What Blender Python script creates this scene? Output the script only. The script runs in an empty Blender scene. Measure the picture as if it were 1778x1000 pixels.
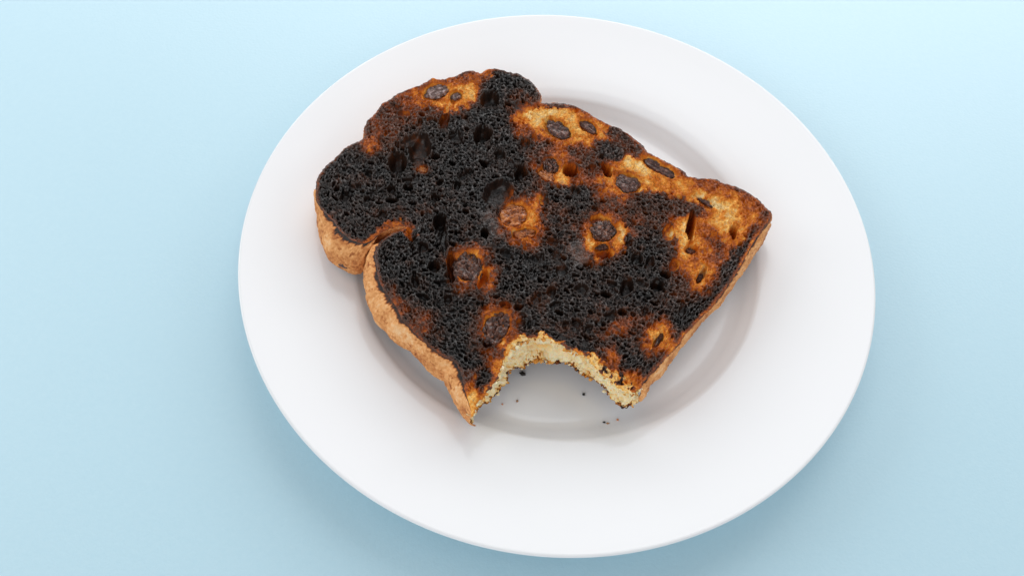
import bpy, bmesh, math
import numpy as np

# ------------------------------------------------------------------ camera
MM = 0.001
R0 = 120.0                                   # plate radius, mm
CAM_D, CAM_E, CAM_ROLL, CAM_F = 3.2 * R0, 1.035, 0.0707, 1.7099
TX, TY = -0.1376 * R0, -0.095 * R0
_fw = np.array([0, math.cos(CAM_E), -math.sin(CAM_E)])
CPOS = np.array([TX, TY, 0.0]) - CAM_D * _fw
_ri = np.array([1.0, 0, 0]); _up = np.cross(_ri, _fw)
CR = _ri * math.cos(CAM_ROLL) + _up * math.sin(CAM_ROLL)
CU = -_ri * math.sin(CAM_ROLL) + _up * math.cos(CAM_ROLL)

def plane_pt(x, y, z):
    """photo pixel(s) (1778 px wide) -> point on the horizontal plane z (mm)"""
    x = np.asarray(x, float); y = np.asarray(y, float)
    d = _fw + ((x - 889) / 1000 / CAM_F)[..., None] * CR + ((500 - y) / 1000 / CAM_F)[..., None] * CU
    t = (z - CPOS[2]) / d[..., 2]
    return CPOS + t[..., None] * d

def to_px(P):
    d = P - CPOS; z = d @ _fw
    return 889 + 1000 * CAM_F * (d @ CR) / z, 500 - 1000 * CAM_F * (d @ CU) / z

scene = bpy.context.scene
col = scene.collection
from mathutils import Matrix, Vector
cd = bpy.data.cameras.new('camera'); cam = bpy.data.objects.new('camera', cd); col.objects.link(cam)
M = Matrix(((CR[0], CU[0], -_fw[0], CPOS[0] * MM), (CR[1], CU[1], -_fw[1], CPOS[1] * MM),
            (CR[2], CU[2], -_fw[2], CPOS[2] * MM), (0, 0, 0, 1)))
cam.matrix_world = M
cd.sensor_width = 36; cd.lens = 36 * CAM_F / 1.778
cd.clip_start = 0.01; cd.clip_end = 50
scene.camera = cam

# ------------------------------------------------------------------ light
world = bpy.data.worlds.new('World'); scene.world = world; world.use_nodes = True
world.node_tree.nodes['Background'].inputs[0].default_value = (0.90, 0.95, 1.0, 1)
world.node_tree.nodes['Background'].inputs[1].default_value = 0.36

def area(name, loc, target, size, power, color):
    l = bpy.data.lights.new(name, 'AREA'); l.shape = 'RECTANGLE'; l.size, l.size_y = size
    l.energy = power; l.color = color
    o = bpy.data.objects.new(name, l); col.objects.link(o); o.location = loc
    o.rotation_euler = (Vector(target) - Vector(loc)).to_track_quat('-Z', 'Y').to_euler()
    return o
area('softbox', (0.15, 0.80, 1.05), (0, 0.05, 0), (0.9, 0.6), 2.9, (1.0, 0.995, 0.99))
area('back_strip', (0.08, 0.84, 0.44), (0.0, 0.22, 0), (2.1, 0.35), 7.0, (1.0, 1.0, 1.0))
area('left_softbox', (-1.0, 0.25, 0.55), (-0.25, 0, 0), (0.8, 0.6), 3.2, (1.0, 0.998, 0.995))
area('right_softbox', (1.10, -0.10, 0.60), (0, 0, 0), (0.8, 0.7), 1.9, (1.0, 0.995, 0.99))
area('front_softbox', (-0.30, -1.00, 0.62), (0, 0, 0), (1.4, 0.7), 4.8, (1.0, 0.99, 0.98))
scene.view_settings.view_transform = 'Standard'
scene.view_settings.look = 'None'
scene.view_settings.exposure = 0.06
scene.view_settings.gamma = 1

# ------------------------------------------------------------------ noise helpers
def hsh(ix, iy, s):
    h = (ix.astype(np.int64) * 374761393 + iy.astype(np.int64) * 668265263 + s * 1442695041) & 0xFFFFFFFF
    h = ((h ^ (h >> 13)) * 1274126177) & 0xFFFFFFFF
    h = ((h ^ (h >> 16)) * 2246822519) & 0xFFFFFFFF
    return ((h ^ (h >> 15)) & 0xFFFFFF) / float(0xFFFFFF)

def vnoise(x, y, s=0):
    ix = np.floor(x); iy = np.floor(y); fx = x - ix; fy = y - iy
    fx = fx * fx * fx * (fx * (fx * 6 - 15) + 10); fy = fy * fy * fy * (fy * (fy * 6 - 15) + 10)
    a = hsh(ix, iy, s); b = hsh(ix + 1, iy, s); c = hsh(ix, iy + 1, s); d = hsh(ix + 1, iy + 1, s)
    return (a + (b - a) * fx) * (1 - fy) + (c + (d - c) * fx) * fy * 1.0

def fbm(x, y, s=0, o=4):
    v = 0; a = 0.5; t = 0
    for k in range(o):
        v = v + a * (vnoise(x, y, s + 17 * k) * 2 - 1); t += a
        x, y = x * 1.63 + y * 1.2, y * 1.63 - x * 1.2; a *= 0.5
    return v / t

def voronoi(x, y, s, jit=0.92):
    """f1, f2-f1 to the two nearest jittered points and a hash of the nearest, cell size 1"""
    ix = np.floor(x); iy = np.floor(y)
    f1 = np.full(x.shape, 9.0); f2 = np.full(x.shape, 9.0); hid = np.zeros(x.shape)
    for dx in (-1, 0, 1):
        for dy in (-1, 0, 1):
            cx, cy = ix + dx, iy + dy
            px = cx + 0.5 + (hsh(cx, cy, s) - 0.5) * jit; py = cy + 0.5 + (hsh(cx, cy, s + 5) - 0.5) * jit
            w = hsh(cx, cy, s + 9)
            d = np.hypot(x - px, y - py) + (1 - w) * 0.28      # unequal cells
            m = d < f1
            f2 = np.where(m, f1, np.minimum(f2, d)); f1 = np.where(m, d, f1); hid = np.where(m, w, hid)
    return f1, f2 - f1, hid

def sstep(a, b, x):
    t = np.clip((x - a) / (b - a), 0, 1); return t * t * (3 - 2 * t)

# ------------------------------------------------------------------ materials
def new_mat(name):
    m = bpy.data.materials.new(name); m.use_nodes = True
    nt = m.node_tree; b = nt.nodes['Principled BSDF']
    return m, nt, b

def N(nt, typ, **kw):
    n = nt.nodes.new(typ)
    for k, v in kw.items():
        if k.startswith('i_'):
            n.inputs[k[2:].replace('_', ' ')].default_value = v
        else: setattr(n, k, v)
    return n

def ramp(nt, stops, interp='LINEAR'):
    r = nt.nodes.new('ShaderNodeValToRGB'); cr = r.color_ramp; cr.interpolation = interp
    while len(cr.elements) > 1: cr.elements.remove(cr.elements[-1])
    cr.elements[0].position = stops[0][0]; cr.elements[0].color = (*stops[0][1], 1)
    for p, c in stops[1:]:
        e = cr.elements.new(p); e.color = (*c, 1)
    return r

BURN = [(0.0, (0.93, 0.72, 0.38)), (0.13, (0.90, 0.51, 0.13)), (0.28, (0.76, 0.26, 0.028)), (0.42, (0.52, 0.125, 0.010)),
        (0.56, (0.25, 0.050, 0.007)), (0.70, (0.095, 0.026, 0.007)), (0.84, (0.030, 0.0135, 0.0080)), (1.0, (0.0088, 0.0064, 0.0055))]

def bread_mat(name, stops=BURN, rough=0.55, spec=0.5, nscale=900, namp=0.10, bump=0.25, sss=0.0):
    m, nt, b = new_mat(name)
    at = N(nt, 'ShaderNodeAttribute', attribute_name='burn')
    tc = N(nt, 'ShaderNodeTexCoord')
    no = N(nt, 'ShaderNodeTexNoise', i_Scale=nscale, i_Detail=4.0, i_Roughness=0.65)
    nt.links.new(tc.outputs['Object'], no.inputs['Vector'])
    mp = N(nt, 'ShaderNodeMapRange'); mp.inputs['From Min'].default_value = 0.3; mp.inputs['From Max'].default_value = 0.7
    mp.inputs['To Min'].default_value = -namp; mp.inputs['To Max'].default_value = namp
    nt.links.new(no.outputs['Fac'], mp.inputs['Value'])
    ad = N(nt, 'ShaderNodeMath', operation='ADD'); ad.use_clamp = True
    nt.links.new(at.outputs['Fac'], ad.inputs[0]); nt.links.new(mp.outputs[0], ad.inputs[1])
    r = ramp(nt, stops); nt.links.new(ad.outputs[0], r.inputs[0]); nt.links.new(r.outputs[0], b.inputs['Base Color'])
    rr = N(nt, 'ShaderNodeMapRange'); rr.inputs['To Min'].default_value = rough + 0.15; rr.inputs['To Max'].default_value = rough - 0.12
    nt.links.new(ad.outputs[0], rr.inputs['Value']); nt.links.new(rr.outputs[0], b.inputs['Roughness'])
    sp = N(nt, 'ShaderNodeMapRange'); sp.inputs['From Min'].default_value = 0.3; sp.inputs['From Max'].default_value = 0.85
    sp.inputs['To Min'].default_value = spec * 0.3; sp.inputs['To Max'].default_value = spec
    nt.links.new(ad.outputs[0], sp.inputs['Value']); nt.links.new(sp.outputs[0], b.inputs['Specular IOR Level'])
    bp = N(nt, 'ShaderNodeBump', i_Strength=bump, i_Distance=0.0003)
    nt.links.new(no.outputs['Fac'], bp.inputs['Height']); nt.links.new(bp.outputs[0], b.inputs['Normal'])
    if sss:
        b.inputs['Subsurface Weight'].default_value = sss
        b.inputs['Subsurface Radius'].default_value = (1.0, 0.45, 0.18); b.inputs['Subsurface Scale'].default_value = 0.0015
    return m

# paper
m_paper, nt, b = new_mat('blue_paper')
tc = N(nt, 'ShaderNodeTexCoord')
n1 = N(nt, 'ShaderNodeTexNoise', i_Scale=900.0, i_Detail=3.0); nt.links.new(tc.outputs['Object'], n1.inputs['Vector'])
n2 = N(nt, 'ShaderNodeTexNoise', i_Scale=420.0, i_Detail=6.0, i_Roughness=0.7); nt.links.new(tc.outputs['Object'], n2.inputs['Vector'])
r = ramp(nt, [(0.3, (0.480, 0.720, 0.828)), (0.7, (0.508, 0.740, 0.842))]); nt.links.new(n2.outputs['Fac'], r.inputs[0])
nt.links.new(r.outputs[0], b.inputs['Base Color'])
b.inputs['Roughness'].default_value = 0.5; b.inputs['IOR'].default_value = 2.1
bp = N(nt, 'ShaderNodeBump', i_Strength=0.22, i_Distance=0.0003); nt.links.new(n1.outputs['Fac'], bp.inputs['Height'])
nt.links.new(bp.outputs[0], b.inputs['Normal'])

# porcelain
m_plate, nt, b = new_mat('white_glazed_porcelain')
b.inputs['Base Color'].default_value = (0.885, 0.889, 0.902, 1); b.inputs['Roughness'].default_value = 0.16
tc = N(nt, 'ShaderNodeTexCoord')
n1 = N(nt, 'ShaderNodeTexNoise', i_Scale=22.0, i_Detail=2.0); nt.links.new(tc.outputs['Object'], n1.inputs['Vector'])
bp = N(nt, 'ShaderNodeBump', i_Strength=0.05, i_Distance=0.001); nt.links.new(n1.outputs['Fac'], bp.inputs['Height'])
nt.links.new(bp.outputs[0], b.inputs['Normal'])

m_face = bread_mat('toasted_bread_face', rough=0.46, spec=0.55, nscale=1400, namp=0.07, bump=0.3)
CR_ST = [(0.0, (0.92, 0.60, 0.33)), (0.25, (0.83, 0.405, 0.155)), (0.45, (0.58, 0.225, 0.070)), (0.62, (0.34, 0.10, 0.025)),
         (0.78, (0.09, 0.03, 0.012)), (1.0, (0.014, 0.012, 0.011))]
m_crust = bread_mat('baked_crust', CR_ST, rough=0.55, spec=0.35, nscale=1000, namp=0.13, bump=0.45)
CB_ST = [(0.0, (0.98, 0.86, 0.60)), (0.3, (0.95, 0.66, 0.28)), (0.5, (0.70, 0.28, 0.045)), (0.7, (0.20, 0.06, 0.015)), (1.0, (0.015, 0.012, 0.011))]
m_crumb = bread_mat('torn_pale_crumb', CB_ST, rough=0.75, spec=0.25, nscale=1300, namp=0.10, bump=0.3, sss=0.25)

def raisin_mat(name, c1, c2, c3, rough):
    m, nt, b = new_mat(name)
    tc = N(nt, 'ShaderNodeTexCoord')
    n = N(nt, 'ShaderNodeTexNoise', i_Scale=700.0, i_Detail=5.0, i_Roughness=0.6); nt.links.new(tc.outputs['Object'], n.inputs['Vector'])
    r = ramp(nt, [(0.32, c1), (0.52, c2), (0.70, c3)]); nt.links.new(n.outputs['Fac'], r.inputs[0])
    nt.links.new(r.outputs[0], b.inputs['Base Color']); b.inputs['Roughness'].default_value = rough
    b.inputs['Specular IOR Level'].default_value = 0.6
    bp = N(nt, 'ShaderNodeBump', i_Strength=0.5, i_Distance=0.0004); nt.links.new(n.outputs['Fac'], bp.inputs['Height'])
    nt.links.new(bp.outputs[0], b.inputs['Normal'])
    return m
RM = {
 'purple': raisin_mat('dried_purple_raisin', (0.022, 0.009, 0.007), (0.095, 0.036, 0.025), (0.30, 0.155, 0.12), 0.28),
 'silver': raisin_mat('bloomed_grey_raisin', (0.045, 0.022, 0.018), (0.18, 0.105, 0.09), (0.62, 0.48, 0.46), 0.28),
 'amber': raisin_mat('caramelised_amber_raisin', (0.13, 0.03, 0.008), (0.42, 0.12, 0.022), (0.68, 0.26, 0.06), 0.22),
 'brown': raisin_mat('scorched_brown_raisin', (0.018, 0.008, 0.006), (0.095, 0.030, 0.015), (0.30, 0.11, 0.05), 0.28),
}

# ------------------------------------------------------------------ mesh helper
def mesh_obj(name, V, F, mat, parent=None, smooth=True, burn=None):
    """V (n,3) in mm; F (m,4) or (m,3) int array"""
    me = bpy.data.meshes.new(name)
    V = np.asarray(V, np.float32) * MM; F = np.asarray(F, np.int32); k = F.shape[1]
    me.vertices.add(len(V)); me.vertices.foreach_set('co', V.ravel())
    me.loops.add(F.size); me.loops.foreach_set('vertex_index', F.ravel())
    me.polygons.add(len(F)); me.polygons.foreach_set('loop_start', np.arange(0, F.size, k, dtype=np.int32))
    me.update(calc_edges=True); me.validate()
    if smooth: me.polygons.foreach_set('use_smooth', np.ones(len(me.polygons), bool))
    if burn is not None:
        a = me.attributes.new('burn', 'FLOAT', 'POINT'); a.data.foreach_set('value', np.asarray(burn, np.float32))
    me.materials.append(mat)
    o = bpy.data.objects.new(name, me); col.objects.link(o)
    if parent: o.parent = parent
    return o

def grid_faces(nu, nv, closed_u=False):
    """vertex index u*nv+v"""
    u = np.arange(nu if closed_u else nu - 1); v = np.arange(nv - 1)
    U, W = np.meshgrid(u, v, indexing='ij'); U2 = (U + 1) % nu
    return np.stack([U * nv + W, U2 * nv + W, U2 * nv + W + 1, U * nv + W + 1], -1).reshape(-1, 4)

def icosphere(sub):
    bm = bmesh.new(); bmesh.ops.create_icosphere(bm, subdivisions=sub, radius=1.0)
    V = np.array([v.co[:] for v in bm.verts]); F = np.array([[x.index for x in f.verts] for f in bm.faces]); bm.free(); return V, F

# ------------------------------------------------------------------ tabletop
V = np.array([(-1500, -900, 0), (1500, -900, 0), (1500, 1500, 0), (-1500, 1500, 0)], float)
o = mesh_obj('tabletop', V, np.array([[0, 1, 2, 3]]), m_paper, smooth=False); o['kind'] = 'structure'

# ------------------------------------------------------------------ plate (lathe)
prof = [(0, 7.4), (20, 7.4), (45, 7.4), (60, 7.4), (68, 7.42), (70, 7.62), (72, 8.2), (74, 9.15), (76, 10.2), (77.3, 11.0), (78.2, 11.38), (79.1, 11.64), (80.4, 11.94), (82.2, 12.3), (84.5, 12.66), (88, 13.17), (93, 13.75), (101, 14.7), (110, 16.1), (116, 17.2), (118.2, 17.6), (119.3, 17.75),
        (119.85, 17.5), (120, 17.0), (119.7, 16.4), (118.5, 15.8), (112, 13.6), (100, 11.0), (88, 9.0), (80, 7.6), (75, 5.4), (71, 3.0),
        (68.5, 2.0), (67.6, 0.6), (66.6, 0.05), (65.4, 0.05), (64.6, 0.7), (63, 2.0), (50, 2.2), (0, 2.2)]
def catmull(P, n):
    P = np.asarray(P, float); Q = np.vstack([P[0] * 2 - P[1], P, P[-1] * 2 - P[-2]]); out = []
    t = np.linspace(0, 1, n, endpoint=False)[:, None]
    for i in range(1, len(Q) - 2):
        a, b2, c, d = Q[i - 1:i + 3]
        # centripetal-safe: limited tangents
        m1 = (c - a) / max(np.linalg.norm(c - b2) + np.linalg.norm(b2 - a), 1e-6) * np.linalg.norm(c - b2)
        m2 = (d - b2) / max(np.linalg.norm(d - c) + np.linalg.norm(c - b2), 1e-6) * np.linalg.norm(c - b2)
        out.append((2*t**3-3*t**2+1)*b2 + (t**3-2*t**2+t)*m1 + (-2*t**3+3*t**2)*c + (t**3-t**2)*m2)
    out.append(P[-1][None]); return np.vstack(out)
pr = catmull(prof, 4); pr[:, 0] = np.maximum(pr[:, 0], 0.01)
NU = 320; th = np.arange(NU) / NU * 2 * np.pi
V = np.stack([np.cos(th)[:, None] * pr[None, :, 0], np.sin(th)[:, None] * pr[None, :, 0], np.ones(NU)[:, None] * pr[None, :, 1]], -1).reshape(-1, 3)
F = grid_faces(NU, len(pr), True)[:, ::-1]
plate = mesh_obj('plate', V, F, m_plate)
plate['label'] = 'round white glazed porcelain plate with a wide flat rim on the pale blue surface'; plate['category'] = 'plate'

# ------------------------------------------------------------------ toast outline
ZB, ZT = 15.0, 29.0; ZM = ZB + 5.5
toast = bpy.data.objects.new('toast', None); col.objects.link(toast)
toast.location = (0, 0, 0); toast.empty_display_size = 0.02
toast['label'] = 'burnt black slice of raisin toast with a bite taken out, lying on the white plate'; toast['category'] = 'toast'

# (face x, face y, silhouette x, silhouette y, kind)   kind c = bulging crust seen, f = far side, w = straight wall, b = bite
OUT = [
 (549,338,547,338,'c'),(551,352,547,356,'c'),(560,366,549,378,'c'),(577,382,553,404,'c'),(589,399,561,431,'c'),(600,410,570,446,'c'),(612,418,581,456,'c'),
 (630,423,600,465,'c'),(645,418,617,468,'c'),(656,409,631,463,'c'),(668,401,650,425,'c'),(684,394,680,398,'w'),(699,392,699,392,'w'),(704,395,704,395,'w'),
 (696,400,696,400,'w'),(680,406,680,406,'w'),(666,416,664,418,'w'),(655,430,644,436,'c'),(650,444,636,456,'c'),
 (653,462,632,476,'c'),(658,486,630,492,'c'),(667,506,636,522,'c'),(679,520,648,550,'c'),(689,536,666,571,'c'),(698,556,681,588,'c'),(712,570,697,598,'c'),
 (729,588,713,607,'c'),(748,603,729,625,'c'),(764,615,744,641,'c'),(780,623,758,651,'c'),(791,631,770,656,'c'),(797,641,770,663,'c'),(801,654,779,677,'c'),
 (806,672,789,698,'c'),(812,692,800,716,'c'),(817,712,809,727,'c'),(819,724,816,732,'c'),
 (821,722,819,731,'b'),(825,707,822,718,'b'),(835,694,838,702,'b'),(846,682,853,691,'b'),(856,668,867,680,'b'),(864,654,878,664,'b'),(869,640,882,648,'b'),
 (873,626,888,642,'b'),(882,612,898,638,'b'),(896,598,910,637,'b'),(914,590,922,630,'b'),(934,587,940,627,'b'),(954,590,956,630,'b'),(970,598,978,631,'b'),(988,606,994,636,'b'),
 (1004,612,1006,643,'b'),(1020,622,1014,652,'b'),(1032,636,1026,656,'b'),(1044,646,1040,664,'b'),(1054,656,1050,676,'b'),(1064,664,1058,688,'b'),(1074,672,1072,697,'b'),(1086,680,1084,705,'b'),(1098,682,1098,704,'b'),
 (1110,676,1108,692,'b'),(1117,664,1120,690,'c'),(1128,652,1131,668,'c'),(1150,628,1150,649,'c'),(1168,610,1167,627,'c'),(1180,596,1178,610,'c'),(1188,582,1192,593,'c'),(1204,566,1210,572,'c'),
 (1217,552,1225,552,'c'),(1238,532,1250,530,'c'),(1254,510,1264,511,'c'),(1271,486,1282,484,'c'),(1286,462,1301,456,'c'),(1300,436,1315,433,'c'),(1313,414,1329,415,'c'),
 (1327,398,1337,396,'c'),(1336,384,1340,384,'f'),(1339,370,1340,368,'f'),
 (1326,357,0,0,'f'),(1306,340,0,0,'f'),(1280,326,0,0,'f'),(1256,318,0,0,'f'),(1240,312,0,0,'f'),(1212,310,0,0,'f'),(1194,306,0,0,'f'),(1188,298,0,0,'f'),
 (1172,290,0,0,'f'),(1152,280,0,0,'f'),(1136,270,0,0,'f'),(1124,265,0,0,'f'),(1116,254,0,0,'f'),(1096,237,0,0,'f'),(1076,224,0,0,'f'),(1052,215,0,0,'f'),
 (1030,202,0,0,'f'),(1006,188,0,0,'f'),(988,183,0,0,'f'),(970,180,0,0,'f'),(952,181,0,0,'f'),(938,178,0,0,'f'),(938,166,0,0,'f'),(930,152,0,0,'f'),(918,140,0,0,'f'),(900,130,0,0,'f'),
 (884,126,0,0,'f'),(868,122,0,0,'f'),(857,120,0,0,'f'),(844,122,0,0,'f'),(834,128,0,0,'f'),(822,124,0,0,'f'),(808,124,0,0,'f'),(798,130,0,0,'f'),(780,136,0,0,'f'),
 (764,139,0,0,'f'),(750,137,0,0,'f'),(730,148,0,0,'f'),(710,156,0,0,'f'),(698,160,0,0,'f'),(682,171,0,0,'f'),(664,182,0,0,'f'),(648,202,0,0,'f'),(639,210,0,0,'f'),(633,221,0,0,'f'),
 (632,240,0,0,'f'),(618,248,0,0,'f'),(604,254,0,0,'f'),(594,263,0,0,'f'),(580,277,0,0,'f'),(566,289,0,0,'f'),(557,300,0,0,'f'),(551,314,0,0,'f'),(549,326,548,326,'f')]
nO = len(OUT)
FX = np.array([o[0] for o in OUT], float); FY = np.array([o[1] for o in OUT], float)
kind = [o[4] for o in OUT]
ZE = ZT - 0.9                                        # height of the cut face's edge
Fp = plane_pt(FX, FY, ZE)[:, :2]
tan = np.roll(Fp, -1, 0) - np.roll(Fp, 1, 0); tan /= np.linalg.norm(tan, axis=1)[:, None]
area2 = np.sum(Fp[:, 0] * np.roll(Fp[:, 1], -1) - np.roll(Fp[:, 0], -1) * Fp[:, 1])
nor = np.stack([tan[:, 1], -tan[:, 0]], -1) * (1 if area2 > 0 else -1)     # outward
Mp = Fp.copy(); Bp = Fp.copy()
for i, (fx, fy, sx, sy, k) in enumerate(OUT):
    if k == 'c':
        Mp[i] = plane_pt(sx, sy, ZM)[:2]; Bp[i] = Mp[i] - nor[i] * 2.6
    elif k == 'b':
        Bp[i] = plane_pt(sx, sy, ZB + 0.6)[:2]; Mp[i] = Fp[i] * 0.45 + Bp[i] * 0.55 - nor[i] * 0.7
    elif k == 'w':
        Mp[i] = Fp[i] - nor[i] * 0.1; Bp[i] = Fp[i]
    else:
        Mp[i] = Fp[i] + nor[i] * 0.9; Bp[i] = Fp[i] - nor[i] * 1.2

def resample(step):
    seg = np.linalg.norm(np.roll(Fp, -1, 0) - Fp, axis=1); cnt = np.maximum(2, np.ceil(np.maximum(seg, np.linalg.norm(np.roll(Mp, -1, 0) - Mp, axis=1)) / step).astype(int))
    T = []; 
    for i in range(nO): T += [i + j / cnt[i] for j in range(cnt[i])]
    return np.array(T)
T = resample(0.33)
def cr_eval(P, T):
    i = np.floor(T).astype(int); t = (T - i)[:, None]; n = len(P)
    a, b2, c, d = P[(i - 1) % n], P[i % n], P[(i + 1) % n], P[(i + 2) % n]
    m1 = (c - a) * 0.42; m2 = (d - b2) * 0.42
    return (2*t**3-3*t**2+1)*b2 + (t**3-2*t**2+t)*m1 + (-2*t**3+3*t**2)*c + (t**3-t**2)*m2
Ff = cr_eval(Fp, T); Mf = cr_eval(Mp, T); Bf = cr_eval(Bp, T)
Nf = cr_eval(nor, T); Nf /= np.linalg.norm(Nf, axis=1)[:, None]
isb = np.array([k == 'b' for k in kind], float); isc = np.array([k == 'c' for k in kind], float); isf = np.array([k == 'f' for k in kind], float)
def lin(A, T):
    i = np.floor(T).astype(int); t = T - i; return A[i % nO] * (1 - t) + A[(i + 1) % nO] * t
wb, wc, wf = lin(isb, T), lin(isc, T), lin(isf, T)
jag = fbm(Ff[:, 0] / 1.3, Ff[:, 1] / 1.3, 3, 4)
Ff = Ff + Nf * (jag * (0.28 + 0.75 * wb + 0.25 * wf))[:, None]
kx = fbm(Ff[:, 0] / 5, Ff[:, 1] / 5, 8, 3)
Mf = Mf + Nf * (kx * 0.5 * wc)[:, None]

# ------------------------------------------------------------------ toast top face (height field)
H = 0.185
x0, y0 = Ff.min(0) - 1; x1, y1 = Ff.max(0) + 1
nx, ny = int((x1 - x0) / H) + 1, int((y1 - y0) / H) + 1
GX, GY = np.meshgrid(x0 + np.arange(nx) * H, y0 + np.arange(ny) * H, indexing='ij')

def seg_dist(P, A):
    """signed distance (outside positive) of points to closed polygon A, plus nearest point"""
    B = np.roll(A, -1, 0); D = B - A; L = (D ** 2).sum(1) + 1e-12
    best = np.empty(len(P)); near = np.empty((len(P), 2)); ins = np.zeros(len(P), bool)
    for s in range(0, len(P), 4000):
        p = P[s:s + 4000]
        r = p[:, None] - A[None]; t = np.clip((r * D[None]).sum(-1) / L[None], 0, 1)
        q = A[None] + t[..., None] * D[None]; dd = ((p[:, None] - q) ** 2).sum(-1); j = dd.argmin(1); k = np.arange(len(p))
        best[s:s + 4000] = np.sqrt(dd[k, j]); near[s:s + 4000] = q[k, j]
        c = (A[None, :, 1] > p[:, None, 1]) != (B[None, :, 1] > p[:, None, 1])
        xi = A[None, :, 0] + (p[:, None, 1] - A[None, :, 1]) * D[None, :, 0] / np.where(D[None, :, 1] == 0, 1e-9, D[None, :, 1])
        ins[s:s + 4000] = (c & (p[:, None, 0] < xi)).sum(1) % 2 == 1
    return np.where(ins, -best, best), near

cs = 7
cx = np.arange(0, nx + cs, cs); cy = np.arange(0, ny + cs, cs)
CXg, CYg = np.meshgrid(x0 + cx * H, y0 + cy * H, indexing='ij')
dc, _ = seg_dist(np.stack([CXg.ravel(), CYg.ravel()], -1), Ff[::2]); dc = dc.reshape(CXg.shape)
ii = np.arange(nx) / cs; jj = np.arange(ny) / cs
i0 = ii.astype(int); j0 = jj.astype(int); fi = (ii - i0)[:, None]; fj = (jj - j0)[None]
SD = dc[i0][:, j0] * (1 - fi) * (1 - fj) + dc[i0 + 1][:, j0] * fi * (1 - fj) + dc[i0][:, j0 + 1] * (1 - fi) * fj + dc[i0 + 1][:, j0 + 1] * fi * fj
nearm = (np.abs(SD) < 1.6)
pts = np.stack([GX[nearm], GY[nearm]], -1); de, ne = seg_dist(pts, Ff)
SD[nearm] = de
NX, NY = GX.copy(), GY.copy(); NX[nearm] = ne[:, 0]; NY[nearm] = ne[:, 1]
snap = (SD > 0) & (SD < H * 0.95) | ((SD <= 0) & (SD > -H * 0.28))
GX = np.where(snap, NX, GX); GY = np.where(snap, NY, GY)
ok = SD < H * 0.95
PX, PY = to_px(np.stack([GX, GY, np.full_like(GX, ZT)], -1))
E_ = np.maximum(-SD, 0)                                # distance inside the outline, mm

wx = fbm(GX / 7, GY / 7, 41, 3); wy = fbm(GX / 7, GY / 7, 42, 3)
QX = PX + 12 * fbm(GX / 4.2, GY / 4.2, 51, 5) + 5 * fbm(GX / 1.1, GY / 1.1, 53, 3)
QY = PY + 12 * fbm(GX / 4.2, GY / 4.2, 52, 5) + 5 * fbm(GX / 1.1, GY / 1.1, 54, 3)
def ell(cx, cy, rx, ry, rot=0, warped=True, k=1.0):
    a = math.radians(rot); X = (QX if warped else PX) - cx; Y = (QY if warped else PY) - cy
    return np.hypot((X * math.cos(a) + Y * math.sin(a)) / rx, (-X * math.sin(a) + Y * math.cos(a)) / ry)

# ---- scorch map: 1 char .. 0 pale crumb
burn = 0.94 + 0.10 * fbm(GX / 14, GY / 14, 81, 4)
def pale(cx, cy, rx, ry, rot, v, soft=0.9):
    global burn
    d = ell(cx, cy, rx, ry, rot); m = 1 - sstep(1 - soft, 1 + soft * 0.8, d)
    burn = np.minimum(burn, burn * (1 - m) + v * m)
def dark(cx, cy, rx, ry, rot, v, soft=0.5):
    global burn
    d = ell(cx, cy, rx, ry, rot); m = 1 - sstep(1 - soft, 1 + soft * 0.8, d)
    burn = np.maximum(burn, burn * (1 - m) + v * m)
def polyd(pl):
    d = np.full(PX.shape, 1e9)
    for (ax, ay), (bx, by) in zip(pl[:-1], pl[1:]):
        dx, dy = bx - ax, by - ay; t = np.clip(((QX - ax) * dx + (QY - ay) * dy) / (dx * dx + dy * dy), 0, 1)
        d = np.minimum(d, np.hypot(QX - ax - t * dx, QY - ay - t * dy))
    return d
def pale_line(pl, w, v):
    global burn
    m = 1 - sstep(w * 0.35, w * 1.15, polyd(pl)); burn = np.minimum(burn, burn * (1 - m) + v * m)
# upper left corner
pale(690, 198, 62, 34, -38, 0.70); pale(660, 225, 36, 38, 0, 0.64); pale(715, 170, 34, 20, -25, 0.62)
pale(772, 165, 56, 30, -12, 0.30); pale(786, 163, 30, 16, -15, 0.10); pale(745, 146, 30, 12, -25, 0.36); pale(800, 172, 28, 14, -30, 0.14)
pale(810, 138, 42, 17, -10, 0.42); pale(848, 126, 18, 8, -10, 0.44); pale(640, 246, 16, 12, 0, 0.5)
# second lobe along the upper right
pale(982, 215, 88, 40, 16, 0.40); pale(950, 212, 36, 24, 10, 0.14); pale(985, 212, 52, 28, 22, 0.10); pale(1038, 226, 38, 20, 40, 0.26); pale(915, 215, 26, 20, 0, 0.45)
pale(1085, 248, 55, 24, 38, 0.66)
pale(1112, 292, 68, 46, 30, 0.36); pale(1088, 322, 54, 30, 20, 0.24); pale(1105, 296, 36, 20, 40, 0.06); pale(1150, 296, 70, 27, 33, 0.22); pale(1170, 320, 60, 18, 25, 0.34)
pale(1258, 372, 96, 62, 28, 0.36); pale(1228, 348, 52, 20, 28, 0.04); pale(1230, 372, 46, 22, 15, 0.24); pale(1285, 352, 36, 22, 35, 0.34)
pale(1214, 422, 50, 64, 8, 0.30); pale(1190, 420, 16, 46, 8, 0.12); pale(1232, 468, 48, 26, -48, 0.34); pale(1216, 474, 14, 22, 0, 0.10)
dark(1240, 428, 20, 34, -30, 0.60); dark(1298, 420, 12, 40, 38, 0.66); dark(1282, 450, 14, 50, 38, 0.86)
pale(1150, 345, 60, 22, 20, 0.62); dark(1168, 356, 36, 18, 15, 0.72)
dark(1080, 246, 40, 17, 38, 0.76); dark(1062, 262, 30, 12, 10, 0.86); dark(1165, 352, 66, 15, 17, 0.72); dark(1120, 352, 40, 14, 10, 0.84)
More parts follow.
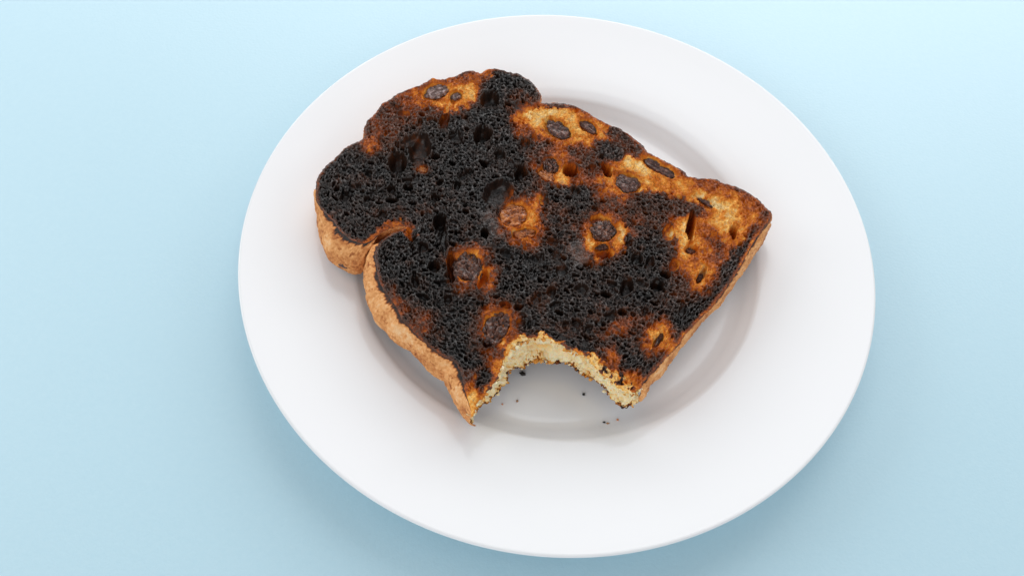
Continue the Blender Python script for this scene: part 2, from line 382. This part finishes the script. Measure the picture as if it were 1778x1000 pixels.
dark(960, 183, 34, 7, 5, 0.66); dark(1300, 345, 40, 8, 35, 0.50)
# islands round the fruit in the charred field
pale(966, 292, 42, 34, 15, 0.40); pale(970, 308, 18, 12, 10, 0.22); pale(1010, 300, 22, 18, 0, 0.62)
pale(902, 378, 36, 36, 10, 0.30); pale(914, 405, 28, 26, 20, 0.22); pale(922, 375, 14, 36, 10, 0.22)
pale(1051, 404, 36, 46, 6, 0.36); pale(1075, 408, 11, 28, 10, 0.14); pale(1030, 425, 9, 32, -12, 0.20)
pale(812, 440, 38, 14, -8, 0.28); pale(840, 482, 24, 26, -30, 0.33); pale(798, 488, 18, 22, 20, 0.5)
pale(862, 568, 40, 48, -8, 0.50); pale(872, 545, 28, 16, 0, 0.38); pale(880, 595, 18, 22, 20, 0.36)
pale(1143, 588, 34, 32, -40, 0.44); pale(1146, 586, 16, 24, 28, 0.28)
pale(1165, 405, 16, 20, 0, 0.55); pale(733, 294, 17, 10, 0, 0.42); pale(1058, 298, 12, 10, 0, 0.5)
pale(1105, 560, 50, 26, 0, 0.74); pale(1075, 572, 30, 14, -10, 0.60); pale(1190, 500, 60, 26, -40, 0.72); pale(1120, 380, 60, 30, 20, 0.74)
pale(730, 555, 22, 46, -38, 0.62); pale(690, 520, 10, 30, -30, 0.58); pale(1000, 390, 50, 34, 0, 0.78)
# folded seam of the left lobe
pale_line([(640, 418), (665, 397), (690, 386), (708, 392), (714, 408)], 11, 0.46)
pale_line([(560, 372), (590, 408), (632, 424)], 7, 0.60)
# round the bite
pale_line([(815, 716), (838, 690), (862, 655), (872, 622), (896, 596), (934, 585), (975, 598), (1012, 614), (1046, 640), (1080, 664), (1106, 668)], 7, 0.34)
pale_line([(876, 622), (888, 604), (910, 590), (940, 586), (962, 592)], 8, 0.12)
pale(820, 694, 18, 34, 14, 0.14); pale(826, 668, 22, 26, 10, 0.40); pale(858, 640, 22, 24, 20, 0.46)
pale(1096, 662, 34, 22, 20, 0.36); pale_line([(1030, 628), (1050, 646), (1072, 664), (1094, 682)], 15, 0.08)
pale(1062, 616, 18, 20, 30, 0.42)
dark(843, 658, 13, 22, 25, 0.90); dark(975, 603, 13, 6, 10, 0.86); dark(990, 600, 10, 8, 0, 0.9); dark(908, 607, 6, 4, 0, 0.6)
flk = sstep(0.16, 0.30, fbm(GX / 1.9, GY / 1.9, 88, 4)) * (1 - sstep(14, 26, polyd([(1020, 622), (1050, 646), (1072, 664), (1094, 682)])))
burn = np.maximum(burn, 0.86 * flk)
# browner skin along the outline
rim = 1 - sstep(0.2, 1.9, E_ + 0.5 * wx)
tgt = np.where(QX > 1080, 0.46, 0.64); burn = np.where(burn > tgt, burn * (1 - rim * 0.8) + tgt * rim * 0.8, burn)
farrim = sstep(900, 960, PX) * (QY < 0.62 * (PX - 940) + 200) * (1 - sstep(0.6, 2.2, E_))
burn = np.clip(burn + farrim * 0.14 * (burn < 0.5), 0, 1)
midt = np.exp(-((burn - 0.45) / 0.3) ** 2)
burn = burn + 0.12 * fbm(GX / 1.6, GY / 1.6, 77, 4) + 0.16 * midt * fbm(GX / 3.2, GY / 3.2, 79, 4) - 0.13 * sstep(0.05, 0.5, fbm(GX / 7, GY / 7, 80, 4)) + 0.10 * midt * fbm(GX / 0.6, GY / 0.6, 78, 3)

# ---- relief, mm
Z = 0.55 * fbm(GX / 22, GY / 22, 5, 3) + 0.35 * wx + 0.30 * fbm(GX / 3.0, GY / 3.0, 6, 3)
charf = sstep(0.55, 0.85, burn)
# cells are flattened and smaller near the crust
near_edge = 1 - sstep(2, 9, E_)
ux = GX + 0.9 * wx + 0.30 * fbm(GX / 1.1, GY / 1.1, 61, 3); uy = GY + 0.9 * wy + 0.30 * fbm(GX / 1.1, GY / 1.1, 62, 3)
ca, sa = math.cos(0.55), math.sin(0.55)
ax_, ay_ = (ux * ca + uy * sa) * 0.86, (-ux * sa + uy * ca) * 1.12
# gas cells: packed from large to small, a thin wall left between neighbours
rp = np.random.RandomState(11)
_gx, _gy = np.gradient(SD); tgt_th = np.arctan2(_gy, _gx) + np.pi / 2
SX = GX + 0.34 * fbm(GX / 0.9, GY / 0.9, 61, 3) + 0.5 * wx; SY = GY + 0.34 * fbm(GX / 0.9, GY / 0.9, 62, 3) + 0.5 * wy
gap = np.full(GX.shape, 9.0); foam = np.zeros(GX.shape)
ci, cj = np.nonzero((SD < -0.35))
dens = 0.5 + 0.5 * fbm(GX / 11, GY / 11, 90, 2)
amp = 0.62 + 0.38 * charf
for rad, tries in ((1.9, 100), (1.3, 300), (0.98, 1000), (0.74, 6000), (0.56, 30000), (0.43, 70000), (0.33, 90000)):
    pick = rp.randint(0, len(ci), tries)
    for i, j in zip(ci[pick], cj[pick]):
        r_ = rad * rp.uniform(0.85, 1.12)
        e = E_[i, j]
        if gap[i, j] < r_ * (0.97 - 0.30 * (rp.rand() < 0.22)) + 0.03 or r_ > 0.30 + 0.22 * e or (rad > 1.0 and rp.rand() > dens[i, j] * 1.2 * charf[i, j] + 0.08): continue
        w = int(r_ * 1.9 / H) + 3
        sl = (slice(max(0, i - w), i + w + 1), slice(max(0, j - w), j + w + 1))
        th_ = (tgt_th[i, j] if e < 14 else -0.6) + rp.normal(0, 0.45 if e < 14 else 0.7); el = rp.uniform(1.0, 1.9) + (0.9 if e < 7 else 0.3 if e < 14 else 0)
        X = SX[sl] - SX[i, j]; Y = SY[sl] - SY[i, j]
        xr = (X * math.cos(th_) + Y * math.sin(th_)) / el ** 0.5; yr = (-X * math.sin(th_) + Y * math.cos(th_)) * el ** 0.5
        d = np.hypot(xr, yr)
        gap[sl] = np.minimum(gap[sl], d - r_)
        dep = r_ * rp.uniform(0.6, 2.9) + 0.2
        foam[sl] = np.minimum(foam[sl], -dep * np.clip(1 - np.clip(d / r_, 0, 1) ** 5.5, 0, 1))
foam = (foam - 0.12 * np.clip(gap - 0.15, 0, 1)) * amp
# big irregular gas holes: (x, y, rx, ry, rot, depth mm)
HOLES = [(690,282,17,19,0,5),(729,258,20,26,10,4.5),(716,243,20,9,-15,3),(838,234,18,15,-10,5),(792,238,14,10,0,3),(903,300,12,14,30,4.5),(772,210,9,16,20,3.2),
 (851,172,17,13,-5,3.8),(763,385,12,15,0,5),(700,197,11,6,-15,2),(600,341,8,9,0,3),(866,336,22,28,60,3.6),(1200,392,9,30,2,9),(1275,400,7.5,12,18,8.5),(1053,292,8,13,-35,7),
 (990,294,14,13,10,8),(1050,438,16,12,0,5),(1036,380,12,10,0,2.8),(784,462,9,30,-4,6),(838,484,8,22,20,4),(852,588,11,18,30,4.5),(1219,474,6,17,22,4),(1088,498,13,16,25,3.4),(1140,497,11,11,0,3.8),
 (755,462,10,12,0,3.4),(1160,404,11,16,0,2.6),(770,412,6,34,0,3),(680,330,8,7,0,3),(708,312,9,6,0,2.6),(755,345,7,10,0,3),(795,322,8,9,0,3),(640,300,7,7,0,2.4),(868,268,10,9,0,3),
 (880,440,12,9,20,2.4),(815,300,9,7,0,2.6),(735,430,8,10,0,3),(720,490,8,11,-20,3),(975,470,10,12,0,2.6),(1010,500,12,9,0,2.5),(930,450,9,7,0,2.3),(960,420,10,8,0,2.5),(1105,450,10,12,25,3),
 (912,250,9,10,0,3),(1128,455,9,12,0,2.8),(930,520,9,9,0,2.4),(1060,545,12,7,-20,2.4),(1170,460,9,12,20,2.6),(778,520,8,11,0,2.8),(1003,560,10,8,0,2.2),(905,560,9,8,0,2.2),(640,345,7,6,0,2.4),
 (665,370,7,6,0,2.4),(622,322,6,6,0,2.2),(905,182,14,8,0,1.8),(1240,410,7,9,0,1.6),(1262,372,6,5,0,1.2),(1143,588,5,20,32,1.8),(1000,330,9,8,0,2.4),(945,345,8,10,0,2.2),(1020,460,8,10,0,2.6),(1185,540,7,10,20,1.8)]
rs = np.random.RandomState(4)
for k in range(70):
    hx, hy = rs.uniform(560, 1300), rs.uniform(150, 640)
    HOLES.append((hx, hy, rs.uniform(4, 8), rs.uniform(4, 8.5), rs.uniform(0, 90), rs.uniform(1.0, 2.4)))
HX = PX + 3.2 * fbm(GX / 3.2, GY / 3.2, 71, 2); HY = PY + 3.2 * fbm(GX / 3.2, GY / 3.2, 72, 2)
hole = np.zeros(GX.shape); lip = np.zeros(GX.shape)
for hx, hy, rx, ry, rot, dep in HOLES:
    Rm = max(rx, ry) * 1.6 + 6
    sel = (np.abs(PX - hx) < Rm) & (np.abs(PY - hy) < Rm)
    if not sel.any(): continue
    a = math.radians(rot); X = HX[sel] - hx; Y = HY[sel] - hy
    d = np.hypot((X * math.cos(a) + Y * math.sin(a)) / rx, (-X * math.sin(a) + Y * math.cos(a)) / ry)
    hh = dep * (1.35 if dep > 3 else 1) * np.clip(1 - np.clip(d, 0, 1) ** 5, 0, 1)
    hole[sel] = np.maximum(hole[sel], hh)
    lip[sel] = np.maximum(lip[sel], np.exp(-((d - 1.06) / 0.14) ** 2) * min(dep, 3) * 0.2)
hm = np.clip(hole / 1.2, 0, 1)
knob = fbm(GX / 1.7, GY / 1.7, 95, 3); thr = np.abs(fbm(GX / 1.3, GY / 1.3, 96, 3)); thr = 1 - sstep(0, 0.10, thr)
Z = Z + (foam + 0.45 * knob * charf + 0.16 * thr * charf) * (1 - 0.93 * hm) + lip * (1 - hm) - hole + 0.12 * hm * fbm(GX / 1.2, GY / 1.2, 97, 3)
# seams
def groove(pl, w, dep):
    global Z
    d = polyd(pl); Z = Z - dep * np.exp(-(d / w) ** 2)
groove([(700, 392), (712, 402), (715, 420), (712, 440)], 3.2, 1.6)
groove([(640, 262), (668, 250), (700, 262)], 5, 0.6)
groove([(820, 160), (800, 200)], 5, 0.5)
groove([(938, 180), (910, 205), (880, 215)], 6, 1.0)
groove([(1135, 318), (1175, 345)], 4, 0.7); groove([(1208, 335), (1225, 349), (1250, 362)], 3.5, 1.1)
# smooth skins beside three of the fruit pockets (compressed crumb)
def skin(cx, cy, rx, ry, rot, dz):
    global Z
    d = ell(cx, cy, rx, ry, rot); m = 1 - sstep(0.82, 1.08, d)
    base = 0.55 * fbm(GX / 22, GY / 22, 5, 3) + 0.35 * wx
    Z = Z * (1 - 0.85 * m) + (base + dz + 0.7 * fbm(GX / 0.8, GY / 2.4, 33, 4)) * m * 0.85
skin(852, 384, 10, 38, -36, 0.1); skin(1006, 440, 19, 26, -25, -0.1)
# fruit: (x, y, semi a px, semi b px, rot, kind, sink mm, height mm)
RAIS = [(757,158,24,14,-18,'silver',0.9,2.2),(792,166,10,7,-30,'silver',0.7,1.6),(968,222,26,14,26,'purple',0.8,2.0),(1023,220,19,9,40,'purple',0.9,1.8),(1144,289,36,9,32,'purple',1.1,2.0),
 (1091,318,23,16,14,'purple',0.5,2.2),(957,286,15,15,0,'brown',0.3,2.6),(893,371,29,20,-18,'amber',0.6,2.6),(1049,399,23,20,-20,'brown',0.5,2.6),(812,461,27,27,-35,'brown',0.7,3.0),
 (862,566,30,22,-52,'brown',0.7,2.8),(733,294,9,6,0,'amber',0.8,1.6),(950,304,16,9,30,'amber',0.8,1.8),(912,404,20,9,-8,'amber',1.0,2.0),(1145,588,3.4,14,32,'brown',1.2,1.2),(1226,351,17,3.6,33,'purple',1.0,1.2),
 (1199,432,9,7,0,'silver',2.4,1.6),(1216,481,4.5,9,25,'brown',1.2,1.6),(1046,428,13,6,-10,'brown',1.6,1.6)]
pocket = np.zeros(GX.shape)
for (rx_, ry_, a_, b_, rot, kd, sink, hgt) in RAIS:
    a = math.radians(rot); X = HX - rx_; Y = HY - ry_
    d = np.hypot((X * math.cos(a) + Y * math.sin(a)) / (a_ + 2.2), (-X * math.sin(a) + Y * math.cos(a)) / (b_ + 2.2))
    m = 1 - sstep(0.72, 1.08, d)
    Z = Z * (1 - m * 0.75) - m * (sink + 1.7)
    pocket = np.maximum(pocket, m)
    rg = (1 - sstep(0.95, 1.22, d)) * (0.75 + 0.5 * fbm(GX / 1.5, GY / 1.5, 83, 3))
    burn = np.maximum(burn, burn * (1 - rg) + 0.50 * rg)
    near = np.exp(-((d - 1.18) / 0.16) ** 2)
    Z = Z + near * 0.28
# inside deep charred holes the crumb is less scorched; proud threads scorch first
warm = np.clip(1 - charf, 0, 1)
burn = burn + (0.16 * np.clip((Z + 0.3) / 0.8, -1, 1)) * warm - 0.03 * hm * charf * (hole > 2.6)
burn = burn + np.where(hole > 2.2, 0.12 * (burn < 0.5), 0)  # deep holes in paler crumb: their inner shade is put into the colour
burn = burn + (0.015 + 0.16 * fbm(GX / 5, GY / 5, 84, 3)) * (1 - sstep(0.3, 0.6, burn)) * sstep(10, 22, polyd([(812, 722), (838, 690), (872, 622), (934, 585), (1004, 612), (1050, 646), (1098, 684)]))
grain = vnoise(GX / 0.3, GY / 0.3, 7) - 0.5
Z = Z + 0.07 * grain * (0.4 + 0.6 * charf)
# roll over to the outline
Z = Z * sstep(0.0, 1.4, E_) - 0.9 * np.exp(-E_ / 0.75)
lobe = (1 - sstep(560, 700, PX)) * sstep(300, 400, PY); Z = Z - lobe * 1.1 * np.exp(-E_ / 2.4) * sstep(0, 0.8, E_)

idx = -np.ones(GX.shape, int); q = ok[:-1, :-1] & ok[1:, :-1] & ok[1:, 1:] & ok[:-1, 1:]
use = np.zeros(GX.shape, bool); use[:-1, :-1] |= q; use[1:, :-1] |= q; use[1:, 1:] |= q; use[:-1, 1:] |= q
idx[use] = np.arange(use.sum())
V = np.stack([GX[use], GY[use], (ZT + Z)[use]], -1)
F = np.stack([idx[:-1, :-1][q], idx[1:, :-1][q], idx[1:, 1:][q], idx[:-1, 1:][q]], -1)
face = mesh_obj('toasted_face', V, F, m_face, toast, burn=np.clip(burn[use], 0, 1))
face['label'] = 'charred black open crumb with golden brown patches'

# ------------------------------------------------------------------ crust and bitten edge
NV = 46
v = np.linspace(0, 1, NV)[None, :]
def wall(idx_u, name, mat, bite):
    f, mm, bb, n = Ff[idx_u], Mf[idx_u], Bf[idx_u], Nf[idx_u]
    u = np.cumsum(np.r_[0, np.linalg.norm(np.diff(mm, axis=0), axis=1)])[:, None]
    wfu, wcu = wf[idx_u][:, None], wc[idx_u][:, None]
    if not bite:
        vt = np.clip(v / 0.62, 0, 1); vb = np.clip((v - 0.62) / 0.38, 0, 1)
        s1, c1 = np.sin(vt * np.pi / 2), np.cos(vt * np.pi / 2); s2, c2 = np.sin(vb * np.pi / 2), np.cos(vb * np.pi / 2)
        top = v <= 0.62
        XY = np.where(top[..., None], f[:, None] + (mm - f)[:, None] * s1[..., None], bb[:, None] + (mm - bb)[:, None] * c2[..., None])
        Zw = np.where(top, ZM + (ZE - ZM) * c1, ZB + (ZM - ZB) * (1 - s2)) * np.ones_like(u)
        d = 0.50 * fbm(u / 4.5, v * 14 / 4.5 + 0 * u, 101, 4) + 0.30 * fbm(u / 1.1, v * 14 / 1.1 + 0 * u, 103, 3) + 0.10 * fbm(u / 0.45, v * 14 / 0.45 + 0 * u, 104, 2) - 0.55 * np.maximum(0, 0.12 - np.abs(fbm(u / 5, v * 14 / 3.2 + 0 * u, 111, 3))) / 0.12 * 0.5
        d = d * sstep(0, 0.10, v)
        XY = XY + n[:, None] * d[..., None]
        nz = 0.30 * fbm(u / 0.9, v * 5 + 0 * u, 105, 3)
        ragged = 0.10 + 0.10 * fbm(u / 2.2, 0 * v + 0 * u, 106, 4) + 0.05 * fbm(u / 0.7, 0 * v, 110, 3)
        br = 0.30 + 0.24 * fbm(u / 6, v * 2.5 + 0 * u, 107, 4) - 0.16 * d + 0.12 * fbm(u / 0.8, v * 14 / 0.8 + 0 * u, 112, 3)
        br = br + 0.22 * sstep(0.35, 0.6, fbm(u / 1.4, v * 14 / 1.2 + 0 * u, 113, 3)) + 0.05
        br = br + (0.62 * (1 - sstep(0.3, 1.0, v / np.maximum(ragged, 0.02)))) 
        br = br + 0.28 * wfu * (1 - sstep(0.2, 0.8, v)) + 0.12 * sstep(0.75, 1.0, v)
        br = br - 0.10 * np.exp(-((v - 0.28) / 0.12) ** 2)
        # darker blister on the left lobe
    else:
        s = v ** 0.9
        XY = f[:, None] * (1 - s)[..., None] + bb[:, None] * s[..., None]
        conc = np.sin(v * np.pi)
        XY = XY - n[:, None] * (0.9 * conc)[..., None]
        Zw = ZE + (ZB + 0.4 - ZE) * v * np.ones_like(u)
        f1, g, h = voronoi(u / 2.3 + 0.4 * fbm(u / 2, v * 7, 5, 2), v * 14 / 1.7 + 0 * u, 201)
        f1b, g2, h2 = voronoi(u / 0.95 + 0 * v, v * 14 / 0.8 + 0 * u, 211)
        d = -sstep(0, 0.5, g) * h ** 2 * 2.2 - sstep(0, 0.5, g2) * h2 * 0.7 + 1.7 * fbm(u / 3.2, v * 4 + 0 * u, 205, 5) + 0.45 * fbm(u / 0.7, v * 20 + 0 * u, 206, 3) - 2.0 * np.exp(-(((u - 0.50 * u.max()) / 7.0) ** 2 + ((v - 0.42) / 0.14) ** 2))
        d = d + 0.5
        d = d * sstep(0, 0.12, v) - 0.0
        XY = XY + n[:, None] * d[..., None]
        Zw = Zw + 0.35 * fbm(u / 0.8, v * 17 + 0 * u, 207, 3) * sstep(0, 0.15, v) * (1 - sstep(0.9, 1, v))
        br = 0.08 + 0.16 * fbm(u / 3, v * 4 + 0 * u, 208, 3) + 0.10 * np.clip(-d, 0, 2)
        fl = fbm(u / 1.1, v * 12 + 0 * u, 209, 3)
        br = br + 0.7 * sstep(0.28, 0.42, fl) * (sstep(0.62, 0.9, v) + (1 - sstep(0.05, 0.3, v)) * 0.8 + 0.25 * (u > u.max() * 0.62))
        br = br + 0.55 * sstep(0.80 + 0.22 * fbm(u / 2.2, 0 * v, 210, 4), 1.0, v) + 0.25 * (1 - sstep(0, 0.12, v))
    V = np.concatenate([XY, np.broadcast_to(Zw, XY.shape[:2])[..., None]], -1)
    nu = V.shape[0]
    return mesh_obj(name, V.reshape(-1, 3), grid_faces(nu, NV), mat, toast, burn=np.clip(br, 0, 1).reshape(-1))
ib = np.where(wb > 0.5)[0]; b0, b1 = ib[0], ib[-1]; n_all = len(T)
crust_idx = np.r_[np.arange(b1, n_all), np.arange(0, b0 + 1)]
crust = wall(crust_idx, 'crust', m_crust, False)
bite = wall(np.arange(b0, b1 + 1), 'bitten_edge', m_crumb, True)
bite['label'] = 'pale torn crumb of the bite'
# torn flakes and crumbs still hanging on the bitten edge
FV, FF = icosphere(2); rf = np.random.RandomState(8); Vs, Fs, Bs = [], [], []; off = 0
for k in range(210):
    j = b0 + rf.randint(0, b1 - b0 + 1); v_ = rf.choice([rf.uniform(0, 0.12), rf.uniform(0.82, 1.02), rf.uniform(0, 1)], p=[0.38, 0.48, 0.14])
    right = (j - b0) / (b1 - b0)
    p = Ff[j] * (1 - v_) + Bf[j] * v_ - Nf[j] * (0.5 * math.sin(v_ * math.pi)) + Nf[j] * rf.uniform(-0.15, 0.45); z = ZE + (ZB + 0.4 - ZE) * v_
    sz = (0.14 + 0.6 * rf.rand() ** 2.5) * (1.15 if right > 0.6 else 1)
    P = FV * (1 + 0.6 * fbm(FV[:, 0] * 2 + k, FV[:, 1] * 2 + FV[:, 2] * 1.7, 600, 3))[:, None] * np.array([rf.uniform(0.7, 1.5), rf.uniform(0.7, 1.5), rf.uniform(0.4, 1.0)]) * sz
    an = rf.uniform(0, 6.28); ca, sa = math.cos(an), math.sin(an)
    P = np.stack([P[:, 0] * ca - P[:, 1] * sa, P[:, 0] * sa + P[:, 1] * ca, P[:, 2]], -1)
    Vs.append(P + np.array([p[0], p[1], z])); Fs.append(FF + off); off += len(FV)
    edge = v_ > 0.8 or v_ < 0.13 or (right > 0.62 and rf.rand() < 0.35)
    Bs.append(np.full(len(FV), rf.choice([0.05, 0.3, 0.45, 0.75 if v_ > 0.5 else 0.5]) if edge else rf.uniform(0, 0.25)))
fl = mesh_obj('torn_crumb_flakes', np.vstack(Vs), np.vstack(Fs), m_crumb, toast, burn=np.concatenate(Bs)); fl['kind'] = 'stuff'
# underside: a coarse grilled sheet that closes the slice
ux_ = np.arange(x0, x1, 0.9); uy_ = np.arange(y0, y1, 0.9); UX, UY = np.meshgrid(ux_, uy_, indexing='ij')
du, _ = seg_dist(np.stack([UX.ravel(), UY.ravel()], -1), Bf[::2]); du = du.reshape(UX.shape); oku = du < -0.35
q = oku[:-1, :-1] & oku[1:, :-1] & oku[1:, 1:] & oku[:-1, 1:]; iu = np.arange(UX.size).reshape(UX.shape)
UZ = ZB + 0.25 + 0.25 * fbm(UX / 2, UY / 2, 66, 3)
mesh_obj('underside', np.stack([UX, UY, UZ], -1).reshape(-1, 3), np.stack([iu[:-1, :-1][q], iu[:-1, 1:][q], iu[1:, 1:][q], iu[1:, :-1][q]], -1), m_face, toast,
         burn=(0.75 + 0.2 * fbm(UX / 9, UY / 9, 67, 3)).ravel())

# ------------------------------------------------------------------ raisins
IV, IF = icosphere(5)
def raisin(x, y, a_, b_, rot, kd, sink, hgt, seed, zc=None):
    hgt = hgt * 0.8
    k = 1 / 4.72; sx, sy = a_ * k, b_ * k
    ra = math.radians(rot)
    # an ellipse in the picture, laid down on the slice: stretch across the line of sight
    P = IV.copy(); n1 = fbm(P[:, 0] * 1.3 + seed, P[:, 1] * 1.3 + P[:, 2], 300 + seed, 2)
    ol = fbm(P[:, 0] * 2.2 + seed * 7, P[:, 1] * 2.2, 330 + seed, 3)
    sq = 1 / np.maximum(np.abs(P[:, 0]) ** 3 + np.abs(P[:, 1]) ** 3 + 1e-4, 0.3) ** 0.12
    P = P * ((0.94 + 0.22 * n1 + 0.22 * ol) * np.where(np.abs(P[:, 2]) < 0.9, sq, 1))[:, None]
    if kd == 'brown':
        fold = np.abs(fbm(P[:, 0] * 2.2 + seed, P[:, 1] * 2.2 + 0.9 * n1 + seed, 310 + seed, 3)); fold = 1 - sstep(0, 0.22, fold)
        crease = 1 - sstep(0, 0.2, np.abs(fbm(P[:, 0] * 4 + seed, P[:, 1] * 4, 350 + seed, 2)))
    else:
        wv = P[:, 1] * (9.0 if b_ > 7 else 5.0) + 4.5 * fbm(P[:, 0] * 0.9 + seed, P[:, 1] * 1.2, 312 + seed, 3) + seed
        fold = (0.5 + 0.5 * np.sin(wv)) ** 1.5 * (0.55 + 0.6 * fbm(P[:, 0] * 1.6, P[:, 1] * 3 + seed, 313 + seed, 2))
        crease = 1 - sstep(0, 0.2, np.abs(fbm(P[:, 0] * 1.6 + seed, P[:, 1] * 5.0 + n1, 350 + seed, 3)))
    fine = fbm(P[:, 0] * 6 + seed, P[:, 1] * 9 + P[:, 2] * 3, 320 + seed, 3)
    X = P[:, 0] * sx; Y = P[:, 1] * sy
    Xr = X * math.cos(ra) - Y * math.sin(ra); Yr = X * math.sin(ra) + Y * math.cos(ra)
    C = plane_pt(x, y, ZT - sink)
    V = np.stack([C[0] + Xr + 0.07 * Yr, C[1] - Yr / 0.86 + 0.07 * Xr, ZT - sink - 0.5 * hgt + np.tanh(P[:, 2] * 1.6) * hgt * 0.5 - hgt * (0.55 * fold + 0.28 * crease - 0.25 * fine) * (P[:, 2] > 0)], -1)
    return mesh_obj('raisin', V, IF, RM[kd], toast)
for s, args in enumerate(RAIS): raisin(*args, seed=s + 1)
# one raisin breaking through the crust of the left lobe
C = plane_pt(596, 459, ZM + 0.2); P = IV * (1 + 0.2 * fbm(IV[:, 0] * 3, IV[:, 1] * 3 + IV[:, 2] * 2, 400, 3))[:, None]
mesh_obj('raisin', np.stack([C[0] + P[:, 0] * 2.8, C[1] + P[:, 1] * 1.2 - P[:, 0] * 1.0, C[2] + P[:, 2] * 1.2], -1), IF, RM['brown'], toast)

# ------------------------------------------------------------------ loose crumbs on the plate
CV, CF = icosphere(3)
m_c1, nt, b = new_mat('burnt_crumb'); b.inputs['Base Color'].default_value = (0.02, 0.016, 0.014, 1); b.inputs['Roughness'].default_value = 0.6
m_c2, nt, b = new_mat('brown_crumb'); b.inputs['Base Color'].default_value = (0.40, 0.20, 0.09, 1); b.inputs['Roughness'].default_value = 0.7
m_c3, nt, b = new_mat('orange_crumb'); b.inputs['Base Color'].default_value = (0.60, 0.24, 0.10, 1); b.inputs['Roughness'].default_value = 0.7
def plate_z(r): return float(np.interp(r, [p[0] for p in prof[:18]], [p[1] for p in prof[:18]]))
CRUMBS = [(907,650,5.0,3.0,35,m_c1,'largest burnt black crumb, just below the bite near its left side'),
 (1013,685,2.4,1.8,0,m_c1,'small dark crumb alone in the middle right of the plate well under the bite'),
 (898,697,2.0,1.5,40,m_c2,'small tan crumb lower left in the plate well under the bite'),
 (1049,733,2.2,1.2,10,m_c1,'tiny black crumb beside a tan one near the lower edge of the well'),
 (1055,735,2.4,1.1,-5,m_c2,'tiny tan crumb touching the black one near the lower edge of the well'),
 (1072,729,1.8,1.4,20,m_c3,'tiny orange crumb, rightmost of those near the lower edge of the well'),
 (872,702,1.6,1.1,0,m_c3,'faint pale orange crumb below the left side of the bite')]
for k, (x, y, a_, b_, rot, mt, lab) in enumerate(CRUMBS):
    z = 7.4
    for _ in range(12):
        C = plane_pt(x, y, z); z = plate_z(math.hypot(C[0], C[1]))
    kk = 1 / 4.4; ra = math.radians(-rot)
    P = CV * (1 + 0.55 * fbm(CV[:, 0] * 2.2 + k, CV[:, 1] * 2.2 + CV[:, 2] * 1.7, 500 + k, 3))[:, None]
    X = P[:, 0] * a_ * kk; Y = P[:, 1] * b_ * kk * 1.15
    V = np.stack([X * math.cos(ra) - Y * math.sin(ra), X * math.sin(ra) + Y * math.cos(ra), P[:, 2] * b_ * kk], -1)
    V[:, 2] -= V[:, 2].min()
    o = mesh_obj('crumb', V, CF, mt); o.location = (C[0] * MM, C[1] * MM, (z - 0.02) * MM)
    o['label'] = lab; o['category'] = 'crumb'; o['group'] = 'loose crumbs scattered on the plate'
